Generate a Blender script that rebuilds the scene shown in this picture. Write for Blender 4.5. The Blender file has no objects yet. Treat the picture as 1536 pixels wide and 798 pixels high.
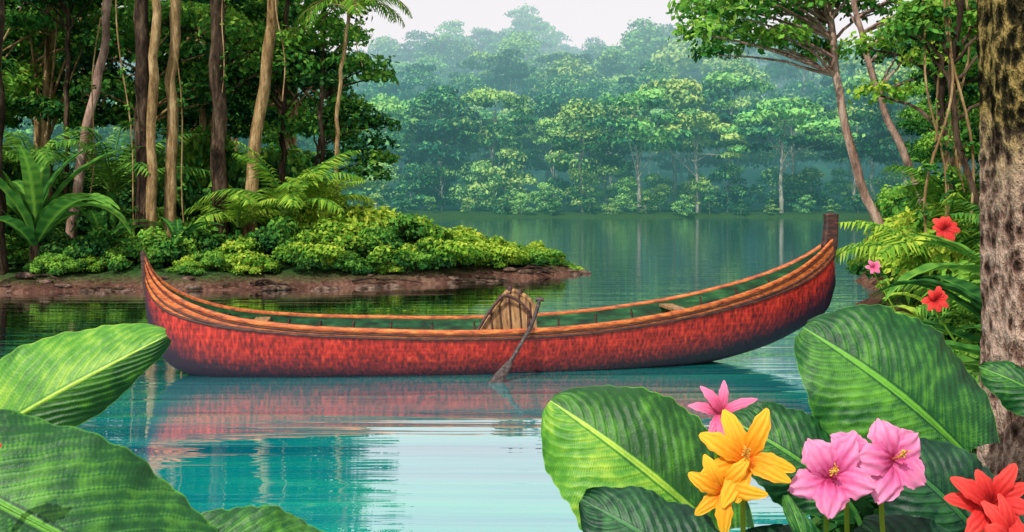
import bpy, math, numpy as np
R = np.random.default_rng(7)
S = bpy.context.scene
def nrm(a):
    a = np.asarray(a, float); return a/np.maximum(np.linalg.norm(a, axis=-1, keepdims=True), 1e-9)

# ------------------------------------------------------------ mesh builder
class MB:
    def __init__(s): s.V=[]; s.F=[]; s.M=[]; s.C=[]; s.SM=[]; s.n=0
    def add(s, V, F, mat, C, smooth=True):
        V=np.asarray(V,float).reshape(-1,3); F=np.asarray(F,int).reshape(-1,4)
        s.V.append(V); s.F.append(F+s.n); s.n+=len(V)
        s.M.append(np.full(len(F),mat)); s.C.append(np.asarray(C,float).reshape(-1,3)); s.SM.append(np.full(len(F),smooth))
    def grid(s, G, C, mat, smooth=True, flip=False):
        a,b=G.shape[:2]; idx=np.arange(a*b).reshape(a,b)
        F=np.stack([idx[:-1,:-1],idx[1:,:-1],idx[1:,1:],idx[:-1,1:]],-1).reshape(-1,4)
        if flip: F=F[:,::-1]
        s.add(G.reshape(-1,3),F,mat,C.reshape(-1,3),smooth)
    def tube(s, P, Rr, seg=8, mat=0, tone=.5, rough=0):
        P=np.asarray(P,float); n=len(P); Rr=np.broadcast_to(np.asarray(Rr,float),(n,))
        T=nrm(np.gradient(P,axis=0)); ref=np.array([0.13,1,0.07]) if abs(T[0,2])>.5 else np.array([0,0,1.])
        A=nrm(np.cross(T,ref)); B=np.cross(T,A)
        th=np.linspace(0,2*np.pi,seg+1)
        rr=Rr[:,None]*np.ones(seg+1)
        if rough:
            q=1+rough*R.normal(size=(n,seg)); q=np.concatenate([q,q[:,:1]],1); rr=rr*q
        G=P[:,None]+rr[...,None]*(np.cos(th)[None,:,None]*A[:,None]+np.sin(th)[None,:,None]*B[:,None])
        C=np.zeros(G.shape); C[...,0]=tone; C[...,1]=np.linspace(0,1,n)[:,None]; C[...,2]=.5
        s.grid(G,C,mat)
    def leaves(s, P, N, L, W, mat, tone, hue=None, droop=.3):
        n=len(P); N=nrm(N); T=R.normal(size=(n,3)); T[:,2]-=droop
        T=nrm(T-N*(T*N).sum(-1,keepdims=True)); B=np.cross(N,T)
        L=np.broadcast_to(L,(n,))[:,None]; W=np.broadcast_to(W,(n,))[:,None]
        V=np.stack([P-T*L*.5, P+B*W*.5-T*L*.05, P+T*L*.5-N*L*.12, P-B*W*.5-T*L*.05],1)
        C=np.zeros((n,4,3)); C[...,0]=np.clip(tone,0,1)[:,None]; C[...,1]=(R.random(n) if hue is None else hue)[:,None]
        s.add(V,np.arange(n*4).reshape(n,4),mat,C,False)
    def clump(s, c, r, n, L, mat, base=.5, up=.35, var=.2):
        d=nrm(R.normal(size=(n,3))); 
        d[:,2]=np.where(d[:,2]<-.3, -d[:,2]*.6, d[:,2]); d=nrm(d)
        rad=R.uniform(.62,1.08,n)[:,None]
        lump=1+.16*np.sin(d[:,:1]*5+c[0]*3)*np.sin(d[:,1:2]*6+c[1]*3)
        P=np.asarray(c)+d*rad*lump*np.asarray(r)
        N=d+.55*R.normal(size=(n,3)); N[:,2]+=up
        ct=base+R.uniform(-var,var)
        tone=ct+.16*d[:,2]+R.normal(size=n)*.11+(rad[:,0]-.85)*.4  # shading put into leaf tone: lighter tops and rims, darker undersides and insides
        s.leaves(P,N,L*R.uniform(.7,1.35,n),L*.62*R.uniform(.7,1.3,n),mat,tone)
    def build(s, name, mats, parent=None, link=True):
        V=np.concatenate(s.V); F=np.concatenate(s.F); M=np.concatenate(s.M); C=np.concatenate(s.C); SM=np.concatenate(s.SM)
        me=bpy.data.meshes.new(name); me.vertices.add(len(V)); me.vertices.foreach_set('co',V.astype(np.float32).ravel())
        me.loops.add(len(F)*4); me.loops.foreach_set('vertex_index',F.astype(np.int32).ravel())
        me.polygons.add(len(F)); me.polygons.foreach_set('loop_start',(np.arange(len(F))*4).astype(np.int32))
        me.polygons.foreach_set('loop_total',np.full(len(F),4,np.int32))
        me.polygons.foreach_set('material_index',M.astype(np.int32)); me.polygons.foreach_set('use_smooth',SM.astype(bool))
        me.update(calc_edges=True)
        at=me.color_attributes.new('Col','FLOAT_COLOR','POINT')
        at.data.foreach_set('color',np.concatenate([C,np.ones((len(C),1))],1).astype(np.float32).ravel())
        for m in mats: me.materials.append(m)
        me.validate()
        if not link: return me
        return obj(name,me,parent)
def obj(name, me, parent=None, loc=(0,0,0), rz=0, sc=(1,1,1)):
    o=bpy.data.objects.new(name,me); S.collection.objects.link(o)
    o.location=loc; o.rotation_euler=(0,0,rz); o.scale=sc
    if parent: o.parent=parent
    return o
def empty(name):
    o=bpy.data.objects.new(name,None); S.collection.objects.link(o); o.empty_display_size=.1; return o

# ------------------------------------------------------------ materials
class NT:
    def __init__(s,name):
        s.m=bpy.data.materials.new(name); s.m.use_nodes=True; s.t=s.m.node_tree; s.t.nodes.clear()
        s.out=s.n('ShaderNodeOutputMaterial')
    def n(s,ty,**k):
        x=s.t.nodes.new(ty)
        for a,b in k.items(): setattr(x,a,b)
        return x
    def l(s,a,b): s.t.links.new(a,b)
    def setv(s,sock,v):
        if hasattr(v,'is_output') : s.l(v,sock)
        else: sock.default_value=v
    def math(s,op,a,b=0,c=0,clamp=False):
        x=s.n('ShaderNodeMath',operation=op,use_clamp=clamp)
        for i,v in enumerate((a,b,c)): s.setv(x.inputs[i],v)
        return x.outputs[0]
    def mix(s,f,a,b):
        x=s.n('ShaderNodeMix',data_type='RGBA'); s.setv(x.inputs[0],f); s.setv(x.inputs[6],a); s.setv(x.inputs[7],b); return x.outputs[2]
    def mixs(s,f,a,b):
        x=s.n('ShaderNodeMixShader'); s.setv(x.inputs[0],f); s.l(a,x.inputs[1]); s.l(b,x.inputs[2]); return x.outputs[0]
    def noise(s,scale,detail=3,vec=None,rough=.55,dist=0):
        x=s.n('ShaderNodeTexNoise'); x.inputs['Scale'].default_value=scale; x.inputs['Detail'].default_value=detail
        x.inputs['Roughness'].default_value=rough; x.inputs['Distortion'].default_value=dist
        if vec is not None: s.l(vec,x.inputs['Vector'])
        return x.outputs['Fac']
    def ramp(s,f,stops):
        x=s.n('ShaderNodeValToRGB'); e=x.color_ramp.elements
        while len(e)<len(stops): e.new(.5)
        for i,(p,c) in enumerate(stops): e[i].position=p; e[i].color=(*c,1)
        s.l(f,x.inputs[0]); return x.outputs[0]
    def pos(s): return s.n('ShaderNodeNewGeometry').outputs['Position']
    def obc(s): return s.n('ShaderNodeTexCoord').outputs['Object']
    def mapping(s,v,scale):
        x=s.n('ShaderNodeMapping'); x.inputs['Scale'].default_value=scale; s.l(v,x.inputs[0]); return x.outputs[0]
    def attr(s):
        a=s.n('ShaderNodeAttribute',attribute_name='Col'); q=s.n('ShaderNodeSeparateColor'); s.l(a.outputs['Color'],q.inputs[0]); return q.outputs
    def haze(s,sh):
        # aerial perspective: mist painted as emission, by world distance up the valley
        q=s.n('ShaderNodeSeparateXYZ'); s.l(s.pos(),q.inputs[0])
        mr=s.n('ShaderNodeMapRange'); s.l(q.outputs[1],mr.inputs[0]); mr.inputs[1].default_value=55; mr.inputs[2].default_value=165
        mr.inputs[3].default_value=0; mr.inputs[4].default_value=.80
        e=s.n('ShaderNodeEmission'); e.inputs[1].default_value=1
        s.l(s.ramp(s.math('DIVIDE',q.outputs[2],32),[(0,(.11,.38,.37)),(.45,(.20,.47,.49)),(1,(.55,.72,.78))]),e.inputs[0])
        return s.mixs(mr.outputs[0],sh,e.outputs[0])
    def fin(s,sh): s.l(sh,s.out.inputs[0]); return s.m
    def bump(s,h,strength=.5,dist=.02):
        b=s.n('ShaderNodeBump'); b.inputs['Strength'].default_value=strength; b.inputs['Distance'].default_value=dist
        s.l(h,b.inputs['Height']); return b.outputs[0]
    def df(s,col,normal=None):
        p=s.n('ShaderNodeBsdfDiffuse'); s.setv(p.inputs[0],col)
        if normal is not None: s.l(normal,p.inputs['Normal'])
        return p.outputs[0]
    def pr(s,col,rough=.6,normal=None,spec=.5,ior=1.5):
        p=s.n('ShaderNodeBsdfPrincipled'); s.setv(p.inputs['Base Color'],col); s.setv(p.inputs['Roughness'],rough)
        p.inputs['Specular IOR Level'].default_value=spec; p.inputs['IOR'].default_value=ior
        if normal is not None: s.l(normal,p.inputs['Normal'])
        return p.outputs[0]

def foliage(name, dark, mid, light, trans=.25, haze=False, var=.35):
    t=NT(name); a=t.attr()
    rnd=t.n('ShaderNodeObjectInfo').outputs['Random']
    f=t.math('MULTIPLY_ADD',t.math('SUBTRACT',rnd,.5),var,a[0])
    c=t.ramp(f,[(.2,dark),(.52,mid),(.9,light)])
    hs=t.n('ShaderNodeHueSaturation'); t.l(c,hs.inputs['Color'])
    hu=t.math('MULTIPLY_ADD',a[1],.05,.472)
    if haze: hu=t.math('MULTIPLY_ADD',t.math('FRACT',t.math('MULTIPLY',rnd,7.3)),.07,t.math('SUBTRACT',hu,.03))
    t.l(hu,hs.inputs['Hue'])
    c=hs.outputs[0]; sh=t.df(c)
    if trans:
        tr=t.n('ShaderNodeBsdfTranslucent'); t.l(c,tr.inputs[0]); sh=t.mixs(trans,sh,tr.outputs[0])
    return t.fin(t.haze(sh) if haze else sh)
def bark(name, c1, c2, c3, sc=6, haze=False):
    t=NT(name); v=t.mapping(t.pos(),(1,1,.28))
    f=t.noise(sc,4,v,.75)
    c=t.ramp(f,[(.34,c1),(.5,c2),(.66,c3)])
    sh=t.df(c,None if haze else t.bump(f,1,.05))
    return t.fin(t.haze(sh) if haze else sh)

FOL_DK=foliage('foliage_dark',(.004,.022,.012),(.024,.095,.03),(.12,.30,.05))
FOL_MD=foliage('foliage_mid',(.008,.042,.016),(.048,.18,.032),(.22,.46,.06))
FOL_LM=foliage('foliage_lime',(.02,.08,.02),(.12,.30,.03),(.44,.60,.07))
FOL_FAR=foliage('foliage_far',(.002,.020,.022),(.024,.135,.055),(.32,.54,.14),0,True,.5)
FOL_FG=foliage('foliage_foreground',(.003,.018,.012),(.010,.06,.024),(.045,.16,.035))
BK_DK=bark('bark_dark',(.012,.01,.008),(.045,.03,.022),(.13,.09,.06))
BK_TAN=bark('bark_tan',(.08,.045,.02),(.25,.16,.075),(.48,.34,.18))
BK_PK=bark('bark_pinkish',(.12,.07,.055),(.30,.19,.15),(.48,.35,.28))
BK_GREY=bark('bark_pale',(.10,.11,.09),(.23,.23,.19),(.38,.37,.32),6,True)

def big_leaf_mat(name, dark, mid, light):
    t=NT(name); a=t.attr()
    n1=t.noise(9,5,t.obc(),.7); n2=t.noise(70,3,t.obc(),.7)
    f=t.math('ADD',a[0],t.math('MULTIPLY',t.math('SUBTRACT',n1,.5),.75)); f=t.math('ADD',f,t.math('MULTIPLY',t.math('SUBTRACT',n2,.5),.3))
    c=t.ramp(f,[(.12,dark),(.48,mid),(.92,light)])
    p=t.pr(c,.46,t.bump(n2,.35,.006),.35); tr=t.n('ShaderNodeBsdfTranslucent'); t.l(c,tr.inputs[0])
    return t.fin(t.mixs(.15,p,tr.outputs[0]))
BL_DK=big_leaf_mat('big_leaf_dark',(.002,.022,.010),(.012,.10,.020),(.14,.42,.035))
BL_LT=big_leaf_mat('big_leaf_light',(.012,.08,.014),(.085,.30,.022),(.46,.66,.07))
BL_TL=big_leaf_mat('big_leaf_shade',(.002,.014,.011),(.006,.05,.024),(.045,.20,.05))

# ------------------------------------------------------------ terrain
POLYS=[
 [(-90,13),(-14,14.6),(-7.6,15.0),(-5.2,15.1),(-3.0,15.4),(-1.6,16.1),(-.2,17.4),(1.3,18.7),(.7,19.7),(-1.2,21.3),(-3,25),(-5,33),(-9,50),(-14,66),(-20,85),(-90,85)],
 [(.5,-6),(.45,1.7),(1.0,2.9),(1.75,4.6),(2.25,6.2),(3.2,8.0),(3.5,9.4),(4.4,12),(5.4,15),(7.2,20),(12,33),(22,58),(27,80),(100,80),(100,-6)],
 [(-90,-6),(-90,4.2),(-8,4.0),(-3.4,3.6),(-1.7,2.9),(-.7,1.9),(-.5,1.2),(.6,1.0),(.6,-6)],
]
def sdf(x,y,P):
    P=np.array(P,float); d=np.full(x.shape,1e18); ins=np.zeros(x.shape,bool)
    for i in range(len(P)):
        a=P[i]; b=P[(i+1)%len(P)]; e=b-a; wx=x-a[0]; wy=y-a[1]
        t=np.clip((wx*e[0]+wy*e[1])/(e@e),0,1); d=np.minimum(d,(wx-e[0]*t)**2+(wy-e[1]*t)**2)
        c=((a[1]>y)!=(b[1]>y)); 
        xi=(b[0]-a[0])*(y-a[1])/((b[1]-a[1]) if b[1]!=a[1] else 1e-9)+a[0]
        ins^=(c&(x<xi))
    return np.where(ins,1,-1)*np.sqrt(d)
def sm(t): t=np.clip(t,0,1); return t*t*(3-2*t)
def H(x,y):
    x=np.asarray(x,float); y=np.asarray(y,float)
    s=np.full(x.shape,-1e9)
    for P in POLYS: s=np.maximum(s,sdf(x,y,P))
    s=np.maximum(s,y-(76+2.5*np.sin(x*.13)+1.2*np.sin(x*.37+1)-.02*x))
    s=np.maximum(s,-y-5)
    s=s+.16*np.sin(x*3.1+np.sin(y*2.3))+.12*np.sin(y*4.3+x*1.7)
    h=np.where(s>0,.30*(1-np.exp(-s/.5))+.02*np.minimum(s,30),np.maximum(s*.5,-1.6))
    h=h+np.where(s>0,1,0)*(.035*np.sin(x*5)*np.sin(y*4.4)+.02*np.sin(x*13+y*9))
    hill=13*sm((y-92)/62)*(1+.2*np.sin(x*.05+.6)+.12*np.sin(x*.11+2))+22*sm((y-170)/500)
    return h+np.where(y>85,hill,0)
gx=np.sinh(np.linspace(-1,1,330)*5.2)/np.sinh(5.2)*1500
gy=np.concatenate([np.linspace(-600,-8,12)[:-1],np.linspace(-8,30,200)[:-1],np.linspace(30,110,90)[:-1],np.geomspace(110,3000,50)])
GX,GY=np.meshgrid(gx,gy,indexing='ij'); HZ=H(GX,GY)
t=NT('soil'); p=t.pos(); n1=t.noise(1.3,4,p,.65); n2=t.noise(14,4,p,.7)
f=t.math('ADD',t.math('MULTIPLY',n1,.5),t.math('MULTIPLY',n2,.5))
c=t.ramp(f,[(.34,(.025,.015,.012)),(.5,(.10,.05,.038)),(.64,(.24,.14,.10))])
q=t.n('ShaderNodeSeparateXYZ'); t.l(p,q.inputs[0])
gm=t.n('ShaderNodeMapRange'); t.l(t.math('ADD',q.outputs[2],t.math('MULTIPLY',n2,.25)),gm.inputs[0]); gm.inputs[1].default_value=.20; gm.inputs[2].default_value=.36
fy=t.n('ShaderNodeMapRange'); t.l(q.outputs[1],fy.inputs[0]); fy.inputs[1].default_value=40; fy.inputs[2].default_value=70
c=t.mix(t.math('MAXIMUM',gm.outputs[0],fy.outputs[0]),c,t.ramp(n2,[(.35,(.008,.025,.012)),(.65,(.05,.12,.03))]))
SOIL=t.fin(t.haze(t.df(c,t.bump(f,.9,.08))))
g=MB(); G=np.stack([GX,GY,HZ],-1); g.grid(G,np.full(G.shape,.5),0); g.build('ground',[SOIL])

# ------------------------------------------------------------ water
t=NT('lake_water'); p=t.pos()
big=t.noise(.22,2,t.mapping(p,(1,1.8,1)),.5); mid=t.noise(1,2,t.mapping(p,(.30,1.6,1)),.5)
streak=t.noise(1,3,t.mapping(p,(.34,5.5,1)),.5,.5)
h=t.math('ADD',t.math('MULTIPLY',streak,.75),t.math('MULTIPLY',mid,1.1))
cf=t.math('ADD',t.math('MULTIPLY',big,.6),t.math('MULTIPLY',streak,.4))
col=t.ramp(cf,[(.36,(.0,.13,.22)),(.5,(.0,.34,.37)),(.64,(.01,.52,.37))])
nb=t.bump(h,.5,.0135)
fr=t.n('ShaderNodeFresnel'); fr.inputs[0].default_value=1.6; t.l(nb,fr.inputs['Normal'])
gl=t.n('ShaderNodeBsdfGlossy'); gl.inputs['Roughness'].default_value=.015; gl.inputs[0].default_value=(.97,.99,1,1); t.l(nb,gl.inputs['Normal'])
WATER=t.fin(t.mixs(t.math('MULTIPLY_ADD',fr.outputs[0],1.55,.20,True),t.df(col,nb),gl.outputs[0]))
w=MB(); wx=np.array([-1500,1500.]); wy=np.array([-500,75,140.])
WG=np.stack([*np.meshgrid(wx,wy,indexing='ij'),np.zeros((2,3))],-1)
w.grid(WG,np.full(WG.shape,.5),0,False)
w.build('lake_water',[WATER])

# ------------------------------------------------------------ tree makers
def curve(pts,n=14,wob=0):
    pts=np.asarray(pts,float); d=np.r_[0,np.cumsum(np.linalg.norm(np.diff(pts,axis=0),axis=1))]; u=np.linspace(0,d[-1],n)
    o=np.stack([np.interp(u,d,pts[:,i]) for i in range(3)],-1)
    for _ in range(2): o[1:-1]=.25*o[:-2]+.5*o[1:-1]+.25*o[2:]
    if wob: o[1:-1]+=R.normal(size=(n-2,3))*wob*np.array([1,1,.2])
    return o
def tree_mesh(name,h,cr,cb,nclump,ncl_leaf,L,clr,fol,bk,tr=.16,flat=.6,var=.2,asym=0):
    m=MB(); top=np.array([R.uniform(-.5,.5),R.uniform(-.5,.5),h*.86])
    P=curve([(0,0,-.4),(R.uniform(-.2,.2),R.uniform(-.2,.2),h*.4),top],12,.03); m.tube(P,np.linspace(tr,tr*.4,12),8,1,.5,.06)
    for i in range(nclump):
        a=R.uniform(0,6.28); q=math.sqrt(R.random()); z=cb+(h-cb)*R.random()
        prof=math.sin(math.pi*min(max((z-cb)/(h-cb)*.8+.2,0),1))**.6
        c=np.array([math.cos(a)*q*cr*prof,math.sin(a)*q*cr*prof,z])
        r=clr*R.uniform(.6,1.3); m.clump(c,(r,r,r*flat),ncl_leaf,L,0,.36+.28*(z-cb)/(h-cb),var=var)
        if i%3==0:
            k=R.integers(4,9); m.tube(curve([P[k],(P[k]+c)/2+[0,0,.1],c],6),np.linspace(tr*.35,tr*.1,6),5,1)
    return m.build(name,[fol,bk],link=False)
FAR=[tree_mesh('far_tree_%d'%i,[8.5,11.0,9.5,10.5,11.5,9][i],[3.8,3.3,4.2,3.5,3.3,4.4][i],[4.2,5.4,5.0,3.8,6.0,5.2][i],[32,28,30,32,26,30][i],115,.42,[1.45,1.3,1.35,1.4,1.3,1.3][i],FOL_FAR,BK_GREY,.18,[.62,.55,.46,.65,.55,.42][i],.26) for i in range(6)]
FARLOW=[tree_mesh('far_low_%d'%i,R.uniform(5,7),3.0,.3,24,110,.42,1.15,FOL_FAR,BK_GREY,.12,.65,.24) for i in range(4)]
NEAR=[tree_mesh('near_tree_%d'%i,R.uniform(8.5,10.5),2.7,2.4+R.uniform(-.6,1),40,240,.18,.75,[FOL_DK,FOL_MD,FOL_MD][i],BK_TAN,.13,.5,.26) for i in range(3)]
def bush_mesh(name,fol,n=14,nl=280,L=.1):
    m=MB()
    for i in range(n):
        a=R.uniform(0,6.28); q=math.sqrt(R.random()); z=R.uniform(.12,.8)*(1-.45*q)
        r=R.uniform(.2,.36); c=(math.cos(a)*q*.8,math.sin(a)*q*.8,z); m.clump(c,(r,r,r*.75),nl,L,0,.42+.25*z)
        m.tube(curve([(0,0,-.1),(c[0]*.4,c[1]*.4,z*.6),c],5),[.02,.015,.012,.01,.006],4,1)
    return m.build(name,[fol,BK_DK],link=False)
BUSH={'l':[bush_mesh('bush_lime_%d'%i,FOL_LM) for i in range(2)],'m':[bush_mesh('bush_mid_%d'%i,FOL_MD) for i in range(2)],'d':[bush_mesh('bush_dark_%d'%i,FOL_DK) for i in range(2)]}
def zat(x,y): return float(H(np.array([x]),np.array([y]))[0])
def put(me,par,nm,x,y,s=1,sz=None,dz=0):
    return obj(nm,me,par,(x,y,max(zat(x,y),-.2)+dz),R.uniform(0,6.28),(s,s,sz or s))

# distant forest
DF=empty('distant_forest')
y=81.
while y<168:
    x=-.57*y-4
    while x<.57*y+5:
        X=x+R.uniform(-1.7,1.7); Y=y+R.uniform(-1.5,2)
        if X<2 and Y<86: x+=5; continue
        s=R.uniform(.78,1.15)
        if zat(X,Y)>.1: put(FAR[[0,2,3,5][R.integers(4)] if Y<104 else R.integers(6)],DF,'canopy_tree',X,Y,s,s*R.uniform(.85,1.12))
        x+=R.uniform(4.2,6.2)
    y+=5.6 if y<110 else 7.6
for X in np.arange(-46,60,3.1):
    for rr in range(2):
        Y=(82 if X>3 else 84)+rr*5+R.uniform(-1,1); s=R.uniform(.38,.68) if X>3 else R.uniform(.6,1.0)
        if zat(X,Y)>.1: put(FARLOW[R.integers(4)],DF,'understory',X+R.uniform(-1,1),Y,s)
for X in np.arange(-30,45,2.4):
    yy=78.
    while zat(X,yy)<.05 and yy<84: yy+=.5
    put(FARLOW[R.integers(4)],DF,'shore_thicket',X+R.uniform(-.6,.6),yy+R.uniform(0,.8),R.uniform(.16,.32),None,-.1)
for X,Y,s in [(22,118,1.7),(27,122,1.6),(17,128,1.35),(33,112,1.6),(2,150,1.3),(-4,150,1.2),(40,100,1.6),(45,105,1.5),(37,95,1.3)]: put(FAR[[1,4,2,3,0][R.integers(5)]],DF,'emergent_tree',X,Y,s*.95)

# left bank forest mass
LF=empty('jungle_forest')
for X,Y,k,s in [(-7,22,1,.85),(-9.5,20,1,.8),(-12,22,2,.9),(-5.8,25,2,.8),(-8.5,27,2,1),(-12,28,0,1.05),(-16,25,1,1),(-6.8,31,1,.95),(-11,34,1,1.1),(-16,33,2,1.15),(-20,30,0,1.1),(-8.8,38,2,1.1),(-13.5,42,0,1.2),(-20,42,1,1.3),(-26,38,2,1.3),(-14.5,52,1,1.3),(-10.5,19,2,.75),(-13,17.5,0,.7)]:
    put(NEAR[k],LF,'jungle_tree',X,Y,s)
for i in range(50):
    Y=R.uniform(19.5,34); X=R.uniform(-.60*Y,-.62*Y*.34-.2)
    put(BUSH['dmm'[R.integers(3)]][R.integers(2)],LF,'undergrowth',X,Y,R.uniform(1.2,2.2),R.uniform(1.4,3.0))
RF=empty('jungle_forest')
for X,Y,k,s in [(9.3,17,1,.7),(12,22,2,.9),(10.6,19,1,.8),(15,28,1,.85),(13.5,25,1,.9),(15.5,34,2,.75),(17.5,38,1,.85),(20,44,2,.9),(22,49,1,.95),(25,55,2,1.0),(28,62,1,1.05),(9,13,2,.7),(7.8,11,1,.6),(8.2,15,1,.62),(7.2,13.2,2,.5)]:
    put(NEAR[k],RF,'jungle_tree',X,Y,s)

# bank shrubs along the peninsula
SH=empty('bank_shrubs')
for X,Y,s,k in [(-4.6,16.3,.75,'l'),(-4.0,17.0,.85,'m'),(-3.4,16.3,.7,'l'),(-2.9,17.0,.95,'l'),(-2.3,16.7,.75,'l'),(-1.9,17.6,.95,'m'),(-1.3,17.4,.8,'l'),(-.8,18.0,.75,'l'),(-.3,18.3,.62,'l'),(.1,18.5,.5,'m'),(.5,18.8,.38,'l'),(.85,18.8,.25,'m'),
   (-2.6,18.5,1.25,'l'),(-3.5,18.6,1.35,'l'),(-1.7,19,1.05,'l'),(-1.0,19.2,.8,'l'),(-4.6,18.3,1.2,'m'),(-5.3,16.6,.8,'m'),(-6.0,16.4,.7,'m'),(-6.9,16.3,.7,'m'),(-7.6,16.6,.75,'d'),(-8.5,16.2,.7,'m'),(-9.4,16.2,.8,'d'),(-10.4,16.3,.7,'m'),(-5.4,18.6,1.2,'m'),(-6.6,18.4,1.1,'m'),(-8,18.4,1.2,'d'),(-9.3,18.4,1.3,'m')]:
    put(BUSH[k][R.integers(2)],SH,'shrub',X,Y,s,s*R.uniform(.85,1.1),-.05)
edge=np.array(POLYS[0][1:9])
for i in range(60):
    k=R.integers(1,len(edge)-1); a=R.random(); e=edge[k]*(1-a)+edge[k+1]*a
    put(BUSH['lm'[R.integers(2)]][R.integers(2)],SH,'low_shrub',e[0]-R.uniform(0,.25),e[1]+R.uniform(.45,1.0),R.uniform(.22,.42),None,-.02)

# individual near trunks on the left bank
def frond(m,base,az,L,rise,droop,nl=26,ll=.3,mat=0,tone=.5,stem=1):
    u=np.linspace(0,1,nl); ang=rise-droop*u**1.4; ds=L/nl; r=np.cumsum(np.cos(ang))*ds; z=np.cumsum(np.sin(ang))*ds
    d=np.array([math.cos(az),math.sin(az),0]); s=np.array([-d[1],d[0],0]); c=np.asarray(base)+r[:,None]*d+z[:,None]*np.array([0,0,1])
    m.tube(c,np.linspace(.012,.004,nl)*L,5,stem,.5)
    T=nrm(np.gradient(c,axis=0)); N=np.cross(T,s)
    N=np.where(N[:,2:3]<0,-N,N)
    for sg in (-1,1):
        prof=ll*np.sin(np.pi*(u*.9+.08))**.6*R.uniform(.85,1.1,nl)
        D=nrm(sg*s+T*.75-N*.1+R.normal(size=T.shape)*.09); D[:,2]-=.22; D=nrm(D); B=nrm(np.cross(D,N)); w=.05*ll*2.2
        a=c+D*prof[:,None]*.35+N*.02; tip=c+D*prof[:,None]; tip[:,2]-=prof*.18
        V=np.stack([c,a+B*w*.5,tip,a-B*w*.5],1)[3:]
        C=np.zeros(V.shape); C[...,0]=tone+R.uniform(-.18,.18,(len(V),1)); C[...,1]=.5
        m.add(V,np.arange(len(V)*4).reshape(-1,4),mat,C,False)
def tree(name,pts,r0,r1,bk,crown=(),fol=FOL_DK,L=.13,nl=240,wob=.015,seg=10,limbs=True,fronds=None):
    m=MB(); P=curve(pts,22,wob); m.tube(P,np.linspace(r0,r1,22)*(1+.5*np.exp(-np.linspace(0,14,22))),seg,1,.5,.05)
    for c in crown:
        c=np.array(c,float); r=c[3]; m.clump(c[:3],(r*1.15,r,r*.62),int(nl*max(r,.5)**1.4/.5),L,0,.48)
        if limbs:
            k=int(np.clip(np.argmin(abs(P[:,2]-(c[2]-.5))),6,21)); m.tube(curve([P[k],(P[k]+c[:3])/2+[0,0,.12],c[:3]],8,.02),np.linspace(r1*.7,.012,8),5,1)
    if fronds:
        for i in range(fronds): frond(m,P[-1],i*2.4+R.uniform(-.3,.3),R.uniform(1.1,1.5),R.uniform(.2,.9),R.uniform(1.2,2.1),24,.36,0,.65)
    return m.build(name,[fol,bk])
def crown(cx,cy,cz,sp,n,r=.7):
    return [(cx+R.uniform(-sp,sp),cy+R.uniform(-sp,sp)*.8,cz+R.uniform(-.5,.5)*sp,r*R.uniform(.7,1.2)) for _ in range(n)]
tree('tropical_tree',[(-6.45,17.3,.1),(-6.5,17.3,3),(-6.55,17.3,8)],.15,.10,BK_DK,crown(-6.6,17.5,8.2,1.3,6))
tree('tropical_tree',[(-6.2,16.9,.1),(-6.18,16.9,3),(-6.0,16.9,8)],.085,.07,BK_TAN,crown(-6,17,8.4,1.2,5))
tree('tropical_tree',[(-6.0,17.2,.1),(-5.95,17.2,3),(-5.75,17.2,8)],.10,.075,BK_TAN,crown(-5.4,17.4,8.4,1.2,5))
tree('tropical_tree',[(-5.3,17.8,.1),(-5.33,17.8,4),(-5.3,17.8,8)],.15,.11,BK_DK,crown(-5.3,18,8.3,1.4,6))
tree('tropical_tree',[(-4.85,18,.1),(-4.7,18,2.4),(-4.36,18,5),(-4.3,18,8)],.12,.085,BK_TAN,crown(-4,18.2,8.3,1.2,6))
tree('palm_tree',[(-3.3,18.4,.1),(-3.28,18.4,3),(-3.05,18.4,5.0)],.045,.035,BK_TAN,(),FOL_LM,fronds=15)
tree('tropical_tree',[(-3.75,19.4,.1),(-3.75,19.4,3),(-3.7,19.4,7)],.05,.04,BK_DK,[(-2.85,19.4,4.0,.5),(-3.3,19.5,4.0,.6),(-3.7,19.4,4.6,.6),(-2.65,19.4,3.8,.36),(-3.5,19.6,5.1,.6),(-3.9,19.5,5.4,.8),(-3.8,19.5,5.9,.7),(-4.3,19.5,4.4,.7)],FOL_MD)
tree('tropical_tree',[(-4.1,20,.1),(-4.0,20,2),(-3.8,20,3.2)],.06,.04,BK_DK,[(-2.95,20,2.5,.5),(-3.2,20,3.0,.55),(-3.6,20.1,3.3,.6),(-3.0,20,1.9,.45),(-3.4,20,2.2,.6),(-4.1,20,2.8,.7),(-2.75,20.1,2.9,.4),(-2.7,20,2.2,.36)],FOL_MD)
tree('tropical_tree',[(-8.0,17.6,.1),(-7.7,17.6,2.2),(-7.35,17.6,3.8),(-7.0,17.6,7)],.09,.06,BK_PK,crown(-7,17.8,7.4,1.2,5))
tree('tropical_tree',[(-8.4,18.5,.1),(-8.35,18.5,6)],.05,.04,BK_DK,crown(-8.4,18.5,5.4,1.2,9),FOL_MD)
tree('tropical_tree',[(-5.75,19.2,.1),(-5.7,19.2,3),(-5.6,19.2,6)],.07,.05,BK_DK,crown(-5.7,19.2,4.4,1.3,13,.6),FOL_MD)
tree('tropical_tree',[(-7.1,19.4,.1),(-7.1,19.4,3),(-7.0,19.4,6)],.06,.05,BK_TAN,crown(-7.2,19.4,4.0,1.4,13,.6),FOL_MD)
tree('tropical_tree',[(-4.6,19.8,.1),(-4.6,19.8,3),(-4.5,19.8,6)],.06,.05,BK_DK,crown(-4.6,19.8,3.8,.9,9,.55),FOL_DK)
tree('tropical_tree',[(-8.22,15.7,.1),(-8.26,15.7,3),(-8.2,15.7,8)],.13,.11,BK_DK,crown(-8.6,15.7,8.2,1.0,4))

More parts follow.
